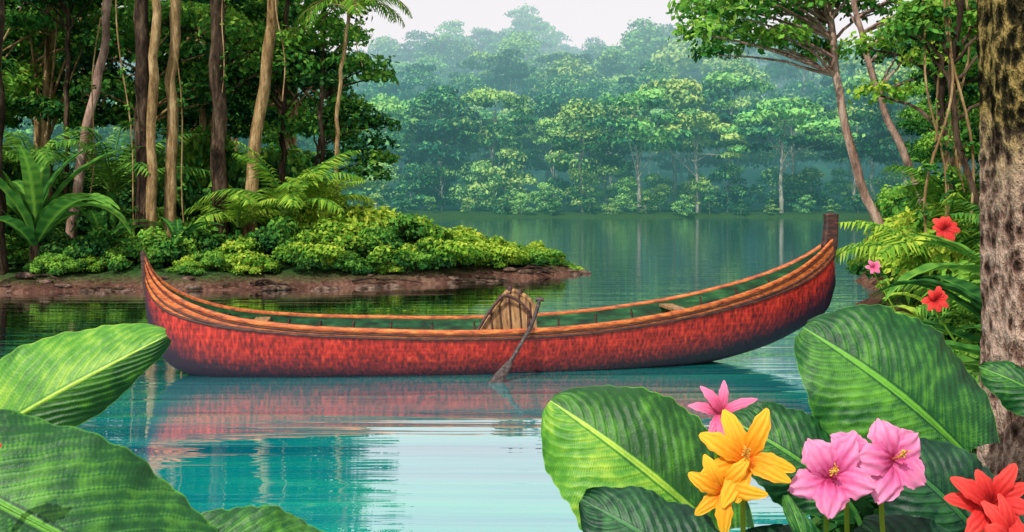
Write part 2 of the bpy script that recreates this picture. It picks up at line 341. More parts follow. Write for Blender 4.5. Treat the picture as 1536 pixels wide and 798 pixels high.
# right bank leaning trees
cr=[(2.9+i*.28+R.uniform(-.1,.1),16+R.uniform(-.8,.8),3.95+R.uniform(-.25,.22),R.uniform(.3,.5)) for i in range(9)]
cr+=[(3.4+R.uniform(-.3,3.0),16+R.uniform(-1,1),R.uniform(4.2,5.3),R.uniform(.4,.65)) for i in range(24)]
tree('leaning_tree',[(6.3,16,.1),(5.75,16,1.5),(5.35,16,2.8),(5.15,16,4.7),(4.9,16,6)],.08,.045,BK_PK,cr,FOL_MD,.12,220)
tree('leaning_tree',[(6.9,15.5,.1),(6.25,15.5,2.0),(5.85,15.5,2.8),(5.5,15.5,4),(5.3,15.5,5)],.07,.04,BK_PK,[(6.1+R.uniform(-1,1.8),15.5+R.uniform(-.8,.8),R.uniform(3.6,5.4),.5) for i in range(17)],FOL_MD,.12,220)
tree('leaning_tree',[(5.5,12,.1),(5.35,12,1.6),(5.25,12,2.7),(5.1,12,4.2)],.055,.045,BK_DK,[(5.4+R.uniform(-.9,1),12+R.uniform(-.6,.6),R.uniform(2.7,4.4),.34) for i in range(16)],FOL_LM,.1,200)
tree('leaning_tree',[(4.3,9,.2),(4.35,9,1.2),(4.05,9,2.0),(4.0,9,2.6),(4.2,9,3.6)],.035,.025,BK_DK,[(4.2+R.uniform(-.5,.5),9+R.uniform(-.4,.4),R.uniform(2.8,3.6),.24) for i in range(9)],FOL_MD,.08,200)
tree('leaning_tree',[(4.6,9.4,.2),(4.5,9.4,1.6),(4.75,9.4,2.5),(4.6,9.4,4)],.035,.025,BK_TAN,[(4.7+R.uniform(-.5,.5),9.4+R.uniform(-.4,.4),R.uniform(2.4,3.9),.26) for i in range(10)],FOL_MD,.08,200)
def liana(x,y,z0,z1,dx,r,mat=BK_TAN):
    m=MB(); n=18; u=np.linspace(0,1,n); P=np.stack([x+dx*u+.05*np.sin(u*9+x*7),y+.04*np.cos(u*7),z0+(z1-z0)*u],-1); m.tube(P,r,6,1)
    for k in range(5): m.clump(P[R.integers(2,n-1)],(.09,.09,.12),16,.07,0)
    m.build('liana',[FOL_MD,mat])
for a_ in [(3.95,9,3.6,.6,.35,.013),(4.3,9.2,3.6,1.2,-.25,.012),(4.55,9.1,3.7,.8,.12,.014),(4.15,8.8,3.5,1.3,.45,.011),(3.75,9.1,3.4,1.0,.3,.011),(5.1,12,4.2,1.2,.5,.016),(5.4,12,4.2,1.8,-.3,.014),(4.75,9.3,3.8,.8,.25,.013),(3.9,7.9,3.2,.9,.2,.012),(4.1,9.0,3.5,1.1,-.3,.012)]: liana(*a_)
for a_ in [(-4.3,17.9,6,3.2,.15,.012),(-2.9,18.4,5.2,3.9,.05,.008),(-7.2,17.4,6,1.5,-.3,.013),(-5.9,17.0,6,1.0,.25,.012),(-5.1,17.7,6,2.5,-.2,.012),(-6.9,17.0,6,.9,.4,.013)]: liana(*a_)

# ------------------------------------------------------------ large near trunk on the right
t=NT('mossy_bark'); v=t.mapping(t.pos(),(1,1,.55)); n1=t.noise(11,4,v,.7); n2=t.noise(55,3,v,.75); n3=t.noise(3,2,t.pos())
vo=t.n('ShaderNodeTexVoronoi'); vo.inputs['Scale'].default_value=30; t.l(v,vo.inputs['Vector'])
f=t.math('ADD',t.math('MULTIPLY',n1,.45),t.math('MULTIPLY',n2,.35)); f=t.math('MULTIPLY_ADD',vo.outputs['Distance'],.28,f)
c=t.ramp(f,[(.40,(.035,.022,.018)),(.50,(.20,.12,.09)),(.61,(.52,.37,.29))])
moss=t.ramp(f,[(.46,(.010,.010,.007)),(.54,(.05,.042,.018)),(.64,(.36,.26,.09))])
q=t.n('ShaderNodeSeparateXYZ'); t.l(t.pos(),q.inputs[0]); mr=t.n('ShaderNodeMapRange'); t.l(t.math('ADD',q.outputs[2],n3),mr.inputs[0]); mr.inputs[1].default_value=1.7; mr.inputs[2].default_value=2.3
MOSS=t.fin(t.df(t.mix(mr.outputs[0],c,moss),t.bump(f,1,.09)))
m=MB(); n=240; zz=np.linspace(-.2,6,n); P=np.stack([1.79+.015*np.sin(zz*1.7),3.25+0*zz,zz],-1)
th=np.linspace(0,2*np.pi,97); rr=.215+.10*np.exp(-(zz+.2)*2.2)
rg=rr[:,None]*(1+.035*np.sin(th*7+zz[:,None]*.8)+.02*np.sin(th*13-zz[:,None]*2.1)+.012*np.sin(th*3+zz[:,None]*9)+.014*R.normal(size=(n,97))); rg[:,-1]=rg[:,0]
Gt=P[:,None]+np.stack([rg*np.cos(th),rg*np.sin(th),0*rg],-1); m.grid(Gt,np.full(Gt.shape,.5),1)
for i in range(8): 
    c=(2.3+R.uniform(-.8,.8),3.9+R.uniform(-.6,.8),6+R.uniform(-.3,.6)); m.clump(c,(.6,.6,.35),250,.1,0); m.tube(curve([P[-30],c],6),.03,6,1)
m.build('rough_bark_tree',[FOL_DK,MOSS])

# ------------------------------------------------------------ leafy plants
def blade(m,base,az,L,W,rise,droop,mat=0,tone=.5,nu=26,fold=.35):
    u=np.linspace(0,1,nu); ang=rise-droop*u**1.3; ds=L/nu
    r=np.cumsum(np.cos(ang))*ds; z=np.cumsum(np.sin(ang))*ds; d=np.array([math.cos(az),math.sin(az),0]); s=np.array([-d[1],d[0],0])
    c=np.asarray(base)+r[:,None]*d+z[:,None]*np.array([0,0,1]); w=W*np.sin(np.pi*np.clip(u*.93+.05,0,1)**.8)**.75
    v=np.linspace(-1,1,7); N=np.stack([-np.sin(ang)*d[0],-np.sin(ang)*d[1],np.cos(ang)],-1)
    G=c[:,None]+v[None,:,None]*w[:,None,None]*s+ (np.abs(v)[None,:]*w[:,None]*fold)[...,None]*N[:,None]+ (np.sin(u*40)[:,None]*np.abs(v)*w[:,None]*.06)[...,None]*N[:,None]
    C=np.zeros(G.shape); C[...,0]=tone+.32*(np.abs(v)<.2)+.12*np.sin(u*60)[:,None]*(np.abs(v)>.1)+R.uniform(-.15,.1)-.25*(1-u[:,None])**3; C[...,1]=.5
    m.grid(G,C,mat)
def banana(name,x,y,n,L,W,mat,z0=None,seed=0,tone=.55):
    m=MB(); z=zat(x,y) if z0 is None else z0
    m.tube(curve([(x,y,z-.1),(x,y,z+L*.35)],5),np.array([.05,.045,.04,.03,.02])*L,8,1)
    for i in range(n):
        az=i*2.4+R.uniform(-.3,.3); blade(m,(x,y,z+L*R.uniform(.1,.33)),az,L*R.uniform(.75,1.1),W*R.uniform(.8,1.15),R.uniform(.7,1.45),R.uniform(.9,1.9),0,tone)
    return m.build(name,[mat,BK_DK])
def palm(name,x,y,n,L,ll,mat,hz=.1,tone=.55,nl=26):
    m=MB(); z=zat(x,y); m.tube(curve([(x,y,z-.1),(x,y,z+hz)],4),.04*L,7,1)
    for i in range(n):
        az=i*2.4+R.uniform(-.3,.3); frond(m,(x,y,z+hz),az,L*R.uniform(.75,1.1),R.uniform(.6,1.4),R.uniform(.9,1.8),nl,ll,0,tone)
    return m.build(name,[mat,FOL_MD])
banana('banana_plant',-7.75,16.0,15,2.2,.17,FOL_MD,tone=.62)
banana('banana_plant',-6.95,16.6,9,1.2,.10,FOL_MD)
banana('banana_plant',-5.6,16.5,8,1.0,.09,FOL_MD)
banana('banana_plant',-9.0,17.2,10,1.6,.12,FOL_DK)
palm('palm_shrub',-4.0,17.6,14,1.8,.42,FOL_LM,.8,.5)
palm('palm_shrub',-4.9,17.6,12,1.3,.35,FOL_LM,.5)
palm('palm_shrub',-7.4,18.2,12,1.9,.42,FOL_MD,1.2)
palm('palm_shrub',-8.6,17.6,11,1.5,.4,FOL_MD,1.6)
palm('palm_shrub',-3.5,18.0,11,1.2,.32,FOL_LM,.9,.55)
palm('fern_palm',3.95,9.0,18,1.15,.26,FOL_LM,.35,.55,30)
palm('fern_palm',4.3,8.2,15,1.1,.26,FOL_MD,.5,.65,30)
palm('fern_palm',3.5,7.3,13,.8,.2,FOL_LM,.2,.5,26)
palm('fern_palm',3.05,6.0,13,.8,.2,FOL_MD,.35,.6,26)
palm('fern_palm',4.9,10.8,14,1.3,.3,FOL_LM,.9,.5,28)
banana('broadleaf_plant',3.6,8.3,12,.7,.07,FOL_LM,tone=.7)
banana('broadleaf_plant',2.75,5.3,12,.95,.10,FOL_MD,tone=.6)
banana('broadleaf_plant',2.35,4.3,11,.8,.09,FOL_MD,tone=.55)
banana('broadleaf_plant',3.3,6.2,12,1.2,.11,FOL_MD,tone=.6)
RS=empty('bank_shrubs')
for X,Y,s,k in [(5.2,11.5,1.2,'l'),(5.9,13,1.3,'l'),(6.8,15,1.4,'l'),(4.6,10.2,.9,'l'),(6.2,11.5,1.7,'m'),(3.9,8.0,.6,'m'),(3.0,6.5,.5,'m'),(2.6,5.0,.5,'m'),(2.2,4.2,.45,'d'),(7.9,17.5,1.4,'l'),(9.5,21,1.7,'m'),(11.5,26,2,'m'),(14,32,2.2,'m'),(17,40,2.2,'m'),(20,47,2.4,'m'),(23,54,2.5,'m'),(26,62,2.5,'m'),(5.0,9.0,1.3,'l'),(4.4,7.6,.9,'m'),(6.0,9.8,1.9,'m')]:
    put(BUSH[k][R.integers(2)],RS,'shrub',X,Y,s)

# ------------------------------------------------------------ shoreline rocks and driftwood
t=NT('shore_stone'); n1=t.noise(7,4,t.pos(),.65)
STONE=t.fin(t.df(t.ramp(n1,[(.35,(.03,.02,.018)),(.5,(.11,.07,.055)),(.68,(.25,.17,.13))]),t.bump(n1,.7,.05)))
m=MB()
for i in range(90):
    k=R.integers(0,len(edge)-1); a=R.random(); e=edge[k]*(1-a)+edge[k+1]*a; x,y=e+R.normal(size=2)*[.12,.16]; r=R.uniform(.02,.08)
    ph=np.linspace(0,np.pi,8); th=np.linspace(0,2*np.pi,11); PH,TH=np.meshgrid(ph,th,indexing='ij')
    q=1+.16*np.sin(TH*3+i)*np.sin(PH*2+i*2)+.1*np.sin(TH*5+i*.7)*np.sin(PH)
    q[:,-1]=q[:,0]
    Gs=np.stack([np.sin(PH)*np.cos(TH)*1.8,np.sin(PH)*np.sin(TH),np.cos(PH)*.6],-1)*q[...,None]*r+np.array([x,y,max(zat(x,y),0)+r*.1])
    m.grid(Gs,np.full(Gs.shape,.5),0,flip=True)
m.build('shore_rocks',[STONE])
m=MB()
for i in range(26):
    k=R.integers(0,len(edge)-2); a=R.random()*.8; e=edge[k]*(1-a)+edge[k+1]*a; x,y=e+[0,.12]; L=R.uniform(.3,.8); az=R.normal()*.5
    z=max(zat(x,y),0)+.03; m.tube(curve([(x,y,z),(x+L*.5*math.cos(az),y+L*.3*math.sin(az),z+R.uniform(0,.08)),(x+L*math.cos(az),y+L*.5*math.sin(az)-.1,z-.05)],9,.012),np.linspace(.022,.009,9),6,0)
m.build('driftwood',[BK_DK])

# ------------------------------------------------------------ canoe
CAN=empty('canoe')
st=np.array([ # t, Xg, zg, Xk, zk, hb
 (0,-2.93,.94,-2.93,.84,.02),(.03,-2.885,.83,-2.925,.52,.045),(.07,-2.79,.71,-2.87,.29,.09),(.12,-2.62,.60,-2.77,.11,.16),(.18,-2.35,.50,-2.56,-.01,.25),
 (.28,-1.85,.42,-2.0,-.09,.37),(.40,-1.15,.375,-1.2,-.12,.45),(.5,-.4,.352,-.4,-.12,.49),(.6,.4,.37,.4,-.12,.48),(.7,1.1,.44,1.15,-.07,.43),(.8,1.75,.56,1.85,.03,.34),
 (.87,2.2,.69,2.3,.16,.25),(.92,2.47,.80,2.57,.29,.17),(.96,2.66,.91,2.78,.42,.10),(1,2.83,1.04,2.87,.64,.03)])
def hermite(t,x,y):
    dy=np.gradient(y,x); i=np.clip(np.searchsorted(x,t)-1,0,len(x)-2); h=x[i+1]-x[i]; s=(t-x[i])/h
    return (2*s**3-3*s**2+1)*y[i]+(s**3-2*s**2+s)*h*dy[i]+(-2*s**3+3*s**2)*y[i+1]+(s**3-s**2)*h*dy[i+1]
nt=150; tt=np.linspace(0,1,nt)
Xg,Zg,Xk,Zk,HB=[hermite(tt,st[:,0],st[:,i]) for i in range(1,6)]
def cpt(x,yoff,z):  # canoe frame -> world: gently angled on the water
    a=.15; return np.stack([x-0.148*yoff, 8.3+a*x+.989*yoff, z],-1)
def section(inset=0,nv=15,zlow=0):
    a=np.linspace(0,np.pi/2,nv); out=[]
    for sg in (-1,1):
        hb=np.maximum(HB-inset,.004); y=hb[:,None]*np.sin(a)**.72*sg; f=(1-np.cos(a)**1.15)[None,:]*np.ones((nt,1))
        zk=Zk+zlow; z=zk[:,None]+(Zg-zk)[:,None]*f; x=Xk[:,None]+(Xg-Xk)[:,None]*f
        out.append((x,y,z,f))
    return [np.concatenate([out[0][i][:,::-1],out[1][i][:,1:]],1) for i in range(4)]
t=NT('red_canoe_paint'); a=t.attr(); v=t.obc()
st1=t.noise(1,5,t.mapping(v,(42,42,9)),.8); st2=t.noise(1,3,t.mapping(v,(6,6,5)),.6); st3=t.noise(1,3,t.mapping(v,(2.2,6,55)),.6)
vo=t.n('ShaderNodeTexVoronoi'); vo.inputs['Scale'].default_value=1; vo.distance='CHEBYCHEV'; t.l(t.mapping(v,(34,34,14)),vo.inputs['Vector'])
f=t.math('ADD',t.math('MULTIPLY',st1,.46),t.math('MULTIPLY',st2,.16)); f=t.math('MULTIPLY_ADD',vo.outputs['Distance'],.24,f); f=t.math('MULTIPLY_ADD',st3,.20,f)
red=t.ramp(f,[(.38,(.07,.004,.005)),(.48,(.27,.012,.009)),(.58,(.52,.028,.016)),(.72,(.74,.10,.045))])
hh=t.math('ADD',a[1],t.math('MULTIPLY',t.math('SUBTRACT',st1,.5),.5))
c=t.mix(t.ramp(hh,[(.24,(0,0,0)),(.62,(1,1,1))]),(.016,.006,.020,1),red)  # low hull darkened in the colour: painted shade along with wet stain
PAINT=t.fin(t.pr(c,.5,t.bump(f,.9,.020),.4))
t=NT('orange_wood'); v=t.obc(); n1=t.noise(1,5,t.mapping(v,(7,34,34)),.75)
OR=t.fin(t.pr(t.ramp(n1,[(.34,(.13,.022,.008)),(.5,(.48,.10,.016)),(.68,(.76,.26,.05))]),.5,t.bump(n1,.6,.012)))
t=NT('dark_wood'); v=t.obc(); n1=t.noise(1,5,t.mapping(v,(12,12,50)),.65)
DW=t.fin(t.pr(t.ramp(n1,[(.35,(.012,.006,.006)),(.5,(.045,.014,.012)),(.68,(.13,.045,.03))]),.6,t.bump(n1,.5,.01)))
t=NT('green_interior'); v=t.obc(); n1=t.noise(1,5,t.mapping(v,(4,20,20)),.6)
GI=t.fin(t.pr(t.ramp(n1,[(.35,(.004,.022,.010)),(.55,(.012,.09,.03)),(.7,(.05,.2,.06))]),.55,t.bump(n1,.3,.01)))
t=NT('brown_wood'); v=t.obc(); n1=t.noise(1,5,t.mapping(v,(30,30,5)),.65)
BW=t.fin(t.pr(t.ramp(n1,[(.35,(.10,.045,.018)),(.5,(.30,.16,.06)),(.68,(.50,.30,.13))]),.6,t.bump(n1,.4,.01)))
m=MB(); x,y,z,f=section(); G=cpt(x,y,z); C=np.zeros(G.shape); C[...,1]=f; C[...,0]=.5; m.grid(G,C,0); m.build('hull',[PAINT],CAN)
m=MB(); x,y,z,f=section(.028,15,.035); G=cpt(x,y,z-.003); m.grid(G,np.full(G.shape,.5),0,flip=True); m.build('inner_hull',[GI],CAN)
def sheer(down,out):
    ff=np.clip(1-down/np.maximum(Zg-Zk,.12),0,1); aa=np.arccos(np.clip((1-ff)**(1/1.15),0,1)); return ff,HB*np.sin(aa)**.72+out
def rail(name,down,out,r,mat,rz=1.4):
    m=MB()
    for sg in (-1,1):
        ff,yy=sheer(down,out); P=cpt(Xk+(Xg-Xk)*ff,yy*sg,Zk+(Zg-Zk)*ff)
        th=np.linspace(0,2*np.pi,9); A=np.array([-.148,.989,0])
        G=P[:,None]+r*(np.cos(th)[None,:,None]*A+rz*np.sin(th)[None,:,None]*np.array([0,0,1])); m.grid(G,np.full(G.shape,.5),0)
    m.build(name,[mat],CAN)
flare=np.exp(-((tt-.02)/.14)**2)+.75*np.exp(-((tt-.99)/.16)**2)
rail('gunwale',0,-.006,.016,OR)
rail('gunwale_seam',.026+0*tt,.005,.008,DW,1)
rail('rub_rail',.054+.10*flare*.45,.006,.011,DW,1)
rail('strake_seam',.054+.10*flare,.006,.011,DW,1)
m=MB()
for sg in (-1,1):
    rows=[]
    for dn in np.linspace(.0,1,5):
        ff,yy=sheer(.02+.030*dn+.10*dn*flare,.005)
        rows.append(cpt(Xk+(Xg-Xk)*ff,yy*sg,Zk+(Zg-Zk)*ff))
    G=np.stack(rows,1); m.grid(G,np.full(G.shape,.5),0,flip=sg>0)
m.build('sheer_strake',[OR],CAN)
def post(name,pts,w,dp,mat):
    m=MB(); P=np.array([cpt(np.array(a),np.array(0.),np.array(b)) for a,b in pts]); n=len(P); w=np.array(w)
    ax=nrm(np.array([1,.15,0])); ay=np.array([-ax[1],ax[0],0])
    prof=np.array([(-1,-.7),(-.7,-1),(.7,-1),(1,-.7),(1,.7),(.7,1),(-.7,1),(-1,.7),(-1,-.7)])
    G=P[:,None]+prof[None,:,0:1]*w[:,None,None]*ax+prof[None,:,1:2]*dp*ay; 
    capt=np.repeat(P[-1:,None]+[[[0,0,.012]]],9,1); G=np.concatenate([G,capt],0); m.grid(G,np.full(G.shape,.5),0,False); m.build(name,[mat],CAN)
post('stern_post',[(2.80,.86),(2.815,1.0),(2.825,1.12),(2.83,1.2),(2.83,1.275)],[.05,.068,.062,.058,.062],.034,DW)
post('bow_post',[(-2.90,.55),(-2.925,.75),(-2.935,.9),(-2.95,.985)],[.02,.028,.026,.016],.024,DW)
m=MB()
for k in range(14,140,7):
    hb=HB[k]-.03; a=np.linspace(-np.pi/2,np.pi/2,15); zk=Zk[k]+.045; ca=np.clip(np.cos(a),0,1)**1.15
    P=cpt(Xk[k]+(Xg[k]-Xk[k])*(1-ca),np.sign(a)*np.maximum(hb,.01)*np.abs(np.sin(a))**.72,zk+(Zg[k]-.03-zk)*(1-ca)); m.tube(P,.010,5,0)
m.build('ribs',[DW],CAN)
m=MB()
for k in (36,112,):
    hb=HB[k]-.02; yy=np.linspace(-hb,hb,6)
    P=cpt(np.full(6,Xg[k]),yy,np.full(6,Zg[k]-.04)); 
    G=np.stack([P+[-.06,0,-.012],P+[.06,0,-.012],P+[.06,0,.012],P+[-.06,0,.012],P+[-.06,0,-.012]],1); m.grid(G,np.full(G.shape,.5),0,False)
m.build('thwart',[BW],CAN)
m=MB(); nn=26; u=np.linspace(0,1,nn)
axs=nrm(np.array([.93,.37,0])); bk=np.array([-axs[1],axs[0],0]); o=np.array([.0,8.22,.10])
xx=-.27+.52*u; tp=np.where(u<.62,.10+.42*(np.clip(u/.62,0,1))**.8,.52-.13*((np.clip(u-.62,0,1))/.38)**2.2)
for off,fl in ((0,False),(.03,True)):
    rows=[o+axs*xx[:,None]+bk*(off+.10*v+.10*np.sin(u*np.pi)[:,None]*1.0)+np.array([0,0,1])*(tp*v)[:,None] for v in np.linspace(0,1,8)]
    G=np.stack(rows,1); m.grid(G,np.full(G.shape,.5),0,flip=fl)
rim=o+axs*xx[:,None]+bk*(.115+.10*np.sin(u*np.pi))[:,None]+np.array([0,0,1])*tp[:,None]
rim=np.concatenate([[rim[0]-[0,0,.1]],rim,[rim[-1]-[0,0,.2]],[rim[-1]-[0,0,.35]]]); m.tube(rim,.024,8,0)
m.tube(rim+np.array([-.05,-.10,-.03]),.013,6,2)
for k in range(3,26,4): 
    p0=o+axs*xx[k]+bk*(-.012+.1*math.sin(u[k]*math.pi)); p1=p0+np.array([0,0,tp[k]*.96])+bk*.1; m.tube(np.array([p0,(p0+p1)/2,p1]),.007,6,2)
sg_=np.stack([np.stack([o+axs*a_+bk*b_+[0,0,.13] for b_ in (-.28,.05)]) for a_ in np.linspace(-.24,.24,5)]); m.grid(sg_,np.full(sg_.shape,.5),0,False)
m.grid(sg_-[0,0,.03],np.full(sg_.shape,.5),0,False,True)
for k in (8,13,17,21):
    m.tube(np.array([rim[k]+[0,0,-.03],rim[k]+[0,0,.012],rim[k]+[0,0,.045]]),[.02,.03,.012],6,2)
m.build('seat',[BW,OR,DW],CAN)
# paddle resting on the gunwale, blade in the water
t=NT('paddle_wood'); v=t.obc(); n1=t.noise(30,4,v,.65)
PW=t.fin(t.pr(t.ramp(n1,[(.35,(.012,.010,.012)),(.5,(.045,.032,.03)),(.68,(.13,.09,.08))]),.6,t.bump(n1,.5,.01)))
m=MB(); A0=np.array([.23,8.16,.57]); B0=np.array([.15,7.78,.40]); P=curve([A0,(.19,7.95,.475),B0,(.07,7.70,.27),(-.03,7.62,.12)],20); m.tube(P,.0165,8,0)
m.tube(np.array([A0+[-.035,0,.0],A0+[.0,0,.012],A0+[.035,0,.0]]),.017,7,0)
n=18; u=np.linspace(0,1,n); c0=np.array([-.01,7.635,.15]); cl=c0+(np.array([-.23,7.42,-.14])-c0)*u[:,None]; wv_=.012+.036*np.sin(np.pi*np.clip(u*.85+.02,0,1))**.7
sd_=nrm(np.array([.80,.05,-.45])); nn_=nrm(np.cross(sd_,cl[-1]-cl[0]))
th=np.linspace(0,2*np.pi,13); G=cl[:,None]+wv_[:,None,None]*np.cos(th)[None,:,None]*sd_+.009*np.sin(th)[None,:,None]*nn_; m.grid(G,np.full(G.shape,.5),0)
m.build('paddle',[PW])

# ------------------------------------------------------------ big foreground leaves
def big_leaf(m,base,tip,side,wp,wm,arch=.04,fold=.12,mat=0,tone=.5,edge=.25,veins=15,heart=.1,stemto=None,hi=0,lo=0):
    base=np.array(base,float); tip=np.array(tip,float); A=tip-base; L=np.linalg.norm(A); T=A/L
    s=np.array(side,float); s=nrm(s-T*(s@T)); N=np.cross(T,s); N=N if (N@np.array([0,-1,.8]))>0 else -N
    nu,nv=340,81; u=np.linspace(0,1,nu); v=np.linspace(-1,1,nv); U,V=np.meshgrid(u,v,indexing='ij'); aV=np.abs(V)
    W=np.where(V>0,wp,wm)*np.power(np.sin(np.pi*np.clip(.035+.95*U,0,1)**.82),.62)
    ph=R.uniform(0,6); q=U*1.0-.42*aV**1.2*(1-.3*U)
    cyc=q*veins+.07*np.sin(U*9+ph)+.05*np.sin(U*23+ph*2)+np.where(V>0,.37,0)
    fine=np.sin(cyc*2*np.pi*5.0+ph+1.5*np.sin(cyc*2.1)); wave=np.sin(cyc*2*np.pi)
    dd=cyc-np.round(cyc); line=np.exp(-(dd/.05)**2); shadow=np.exp(-((dd-.10)/.07)**2)
    back=-heart*aV**1.6*(1-U)**3
    ws=W*(1+.014*np.sin(U*43+ph)+.012*np.sin(U*91+ph)+.02*np.sin(U*17+ph*3))
    G=base+T*(((U+back+.10*aV*U*(1-U)*1.2)*L))[...,None]+s*(ws*V)[...,None]
    hgt=arch*np.sin(np.pi*U)+fold*np.sin(np.minimum(aV*2.2,1.57))*W*.6-edge*aV**2.4*W-.0026*line*np.minimum(aV*6,1)*(1-aV)+.0018*wave*aV*(1-aV)*4+.020*np.sin(U*7+ph)*aV**2+.012*np.sin(U*19+ph*2)*aV**3+.00025*fine
    G=G+N*hgt[...,None]
    rng=R.normal(size=(nu//12+3,nv//8+3)); 
    ii=np.linspace(0,rng.shape[0]-1.01,nu); jj=np.linspace(0,rng.shape[1]-1.01,nv); i0=ii.astype(int); j0=jj.astype(int); fi=(ii-i0)[:,None]; fj=(jj-j0)[None]
    nz=rng[i0][:,j0]*(1-fi)*(1-fj)+rng[i0+1][:,j0]*fi*(1-fj)+rng[i0][:,j0+1]*(1-fi)*fj+rng[i0+1][:,j0+1]*fi*fj
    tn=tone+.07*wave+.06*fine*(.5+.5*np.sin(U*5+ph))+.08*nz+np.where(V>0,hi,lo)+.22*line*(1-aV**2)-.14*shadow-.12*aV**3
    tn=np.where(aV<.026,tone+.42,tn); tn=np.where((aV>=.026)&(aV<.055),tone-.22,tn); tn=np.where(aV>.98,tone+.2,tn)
    C=np.zeros(G.shape); C[...,0]=np.clip(tn,0,1); C[...,1]=U; C[...,2]=aV; m.grid(G,C,mat)
    us=u[::10]; m.tube(base+T*(us*L)[:,None]+N*(arch*np.sin(np.pi*us)-.002)[:,None],np.linspace(.006,.0012,len(us)),6,mat,tone+.3)
    e=np.array(stemto if stemto is not None else (base[0]+.05,base[1]-.1,-.0+max(0,zat(base[0],base[1]))-.1),float)
    m.tube(curve([base+T*.01,base-T*.06-[0,0,.03],(base+e)/2-[0,0,.02],e],14),np.linspace(.007,.013,14),7,mat,tone+.1)
def leafobj(mat,*a,**k):
    m=MB(); big_leaf(m,*a,**k); return m.build('elephant_ear_plant',[mat])
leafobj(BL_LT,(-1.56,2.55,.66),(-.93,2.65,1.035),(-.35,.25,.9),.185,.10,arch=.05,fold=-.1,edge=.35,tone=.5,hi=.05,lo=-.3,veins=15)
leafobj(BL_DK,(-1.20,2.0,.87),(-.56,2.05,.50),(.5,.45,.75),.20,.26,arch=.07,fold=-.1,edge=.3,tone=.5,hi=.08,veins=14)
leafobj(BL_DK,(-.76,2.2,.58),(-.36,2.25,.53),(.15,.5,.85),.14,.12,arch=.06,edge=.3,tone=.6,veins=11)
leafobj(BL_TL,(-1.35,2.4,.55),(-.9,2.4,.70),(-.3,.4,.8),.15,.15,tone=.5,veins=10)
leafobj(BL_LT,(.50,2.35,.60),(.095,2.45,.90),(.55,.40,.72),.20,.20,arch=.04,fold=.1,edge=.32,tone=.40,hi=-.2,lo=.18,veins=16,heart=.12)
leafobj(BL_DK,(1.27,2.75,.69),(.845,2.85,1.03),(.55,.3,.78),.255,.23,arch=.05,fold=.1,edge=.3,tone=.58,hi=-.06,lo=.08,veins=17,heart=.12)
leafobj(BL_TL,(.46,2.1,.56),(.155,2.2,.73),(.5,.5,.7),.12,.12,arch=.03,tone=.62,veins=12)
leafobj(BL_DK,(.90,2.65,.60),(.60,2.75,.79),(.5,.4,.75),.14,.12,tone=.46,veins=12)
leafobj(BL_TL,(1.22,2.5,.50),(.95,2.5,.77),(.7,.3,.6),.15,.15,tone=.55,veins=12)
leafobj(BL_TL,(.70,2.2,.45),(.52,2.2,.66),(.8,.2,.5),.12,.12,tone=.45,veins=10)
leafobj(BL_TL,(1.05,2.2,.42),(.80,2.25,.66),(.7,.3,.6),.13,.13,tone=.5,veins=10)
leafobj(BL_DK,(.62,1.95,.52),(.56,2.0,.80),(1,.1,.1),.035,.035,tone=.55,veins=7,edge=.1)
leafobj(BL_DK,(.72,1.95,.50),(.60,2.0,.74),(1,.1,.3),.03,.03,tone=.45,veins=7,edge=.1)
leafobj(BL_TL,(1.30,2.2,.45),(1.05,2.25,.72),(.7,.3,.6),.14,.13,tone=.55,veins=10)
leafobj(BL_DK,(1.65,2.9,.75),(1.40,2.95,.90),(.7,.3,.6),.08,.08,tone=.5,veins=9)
UG=empty('undergrowth')
ugm=[bush_mesh('undergrowth_%d'%i,FOL_FG,13,120,.2) for i in range(2)]
for X,Y,s,dz in [(.62,2.25,.36,.2),(.9,2.3,.40,.2),(1.2,2.35,.42,.22),(1.5,2.5,.5,.25),(.75,2.6,.36,.1),(1.05,2.75,.42,.1),(1.4,2.95,.5,.15),(1.8,2.7,.5,.2),(-1.3,2.45,.32,.0),(1.5,3.5,.5,.1)]:
    z=zat(X,Y); obj('leaf_clump',ugm[R.integers(2)],UG,(X,Y,max(z,0)+dz-.12),R.uniform(0,6),(s,s,s))

# ------------------------------------------------------------ flowers
def petal_mat(name,c0,c1,c2):
    t=NT(name); a=t.attr(); f=t.math('ADD',a[1],t.math('MULTIPLY',t.math('SUBTRACT',a[0],.5),.7))
    f=t.math('ADD',f,t.math('MULTIPLY',t.math('SUBTRACT',t.noise(60,3,t.obc()),.5),.5))
    c=t.ramp(f,[(.02,c0),(.35,c1),(.95,c2)]); p=t.pr(c,.6,None,.25); tr=t.n('ShaderNodeBsdfTranslucent'); t.l(c,tr.inputs[0])
    return t.fin(t.mixs(.25,p,tr.outputs[0]))
PINK=petal_mat('petal_pink',(.40,.02,.10),(.76,.13,.36),(.90,.34,.58))
PINK2=petal_mat('petal_rose',(.5,.05,.12),(.80,.13,.30),(.85,.25,.45))
YEL=petal_mat('petal_orange',(.70,.14,.01),(.90,.33,.012),(.94,.52,.035))
RED=petal_mat('petal_red',(.25,.01,.01),(.62,.02,.022),(.80,.07,.055))
STM=petal_mat('stamen_yellow',(.6,.05,.1),(.8,.3,.1),(.85,.6,.1))
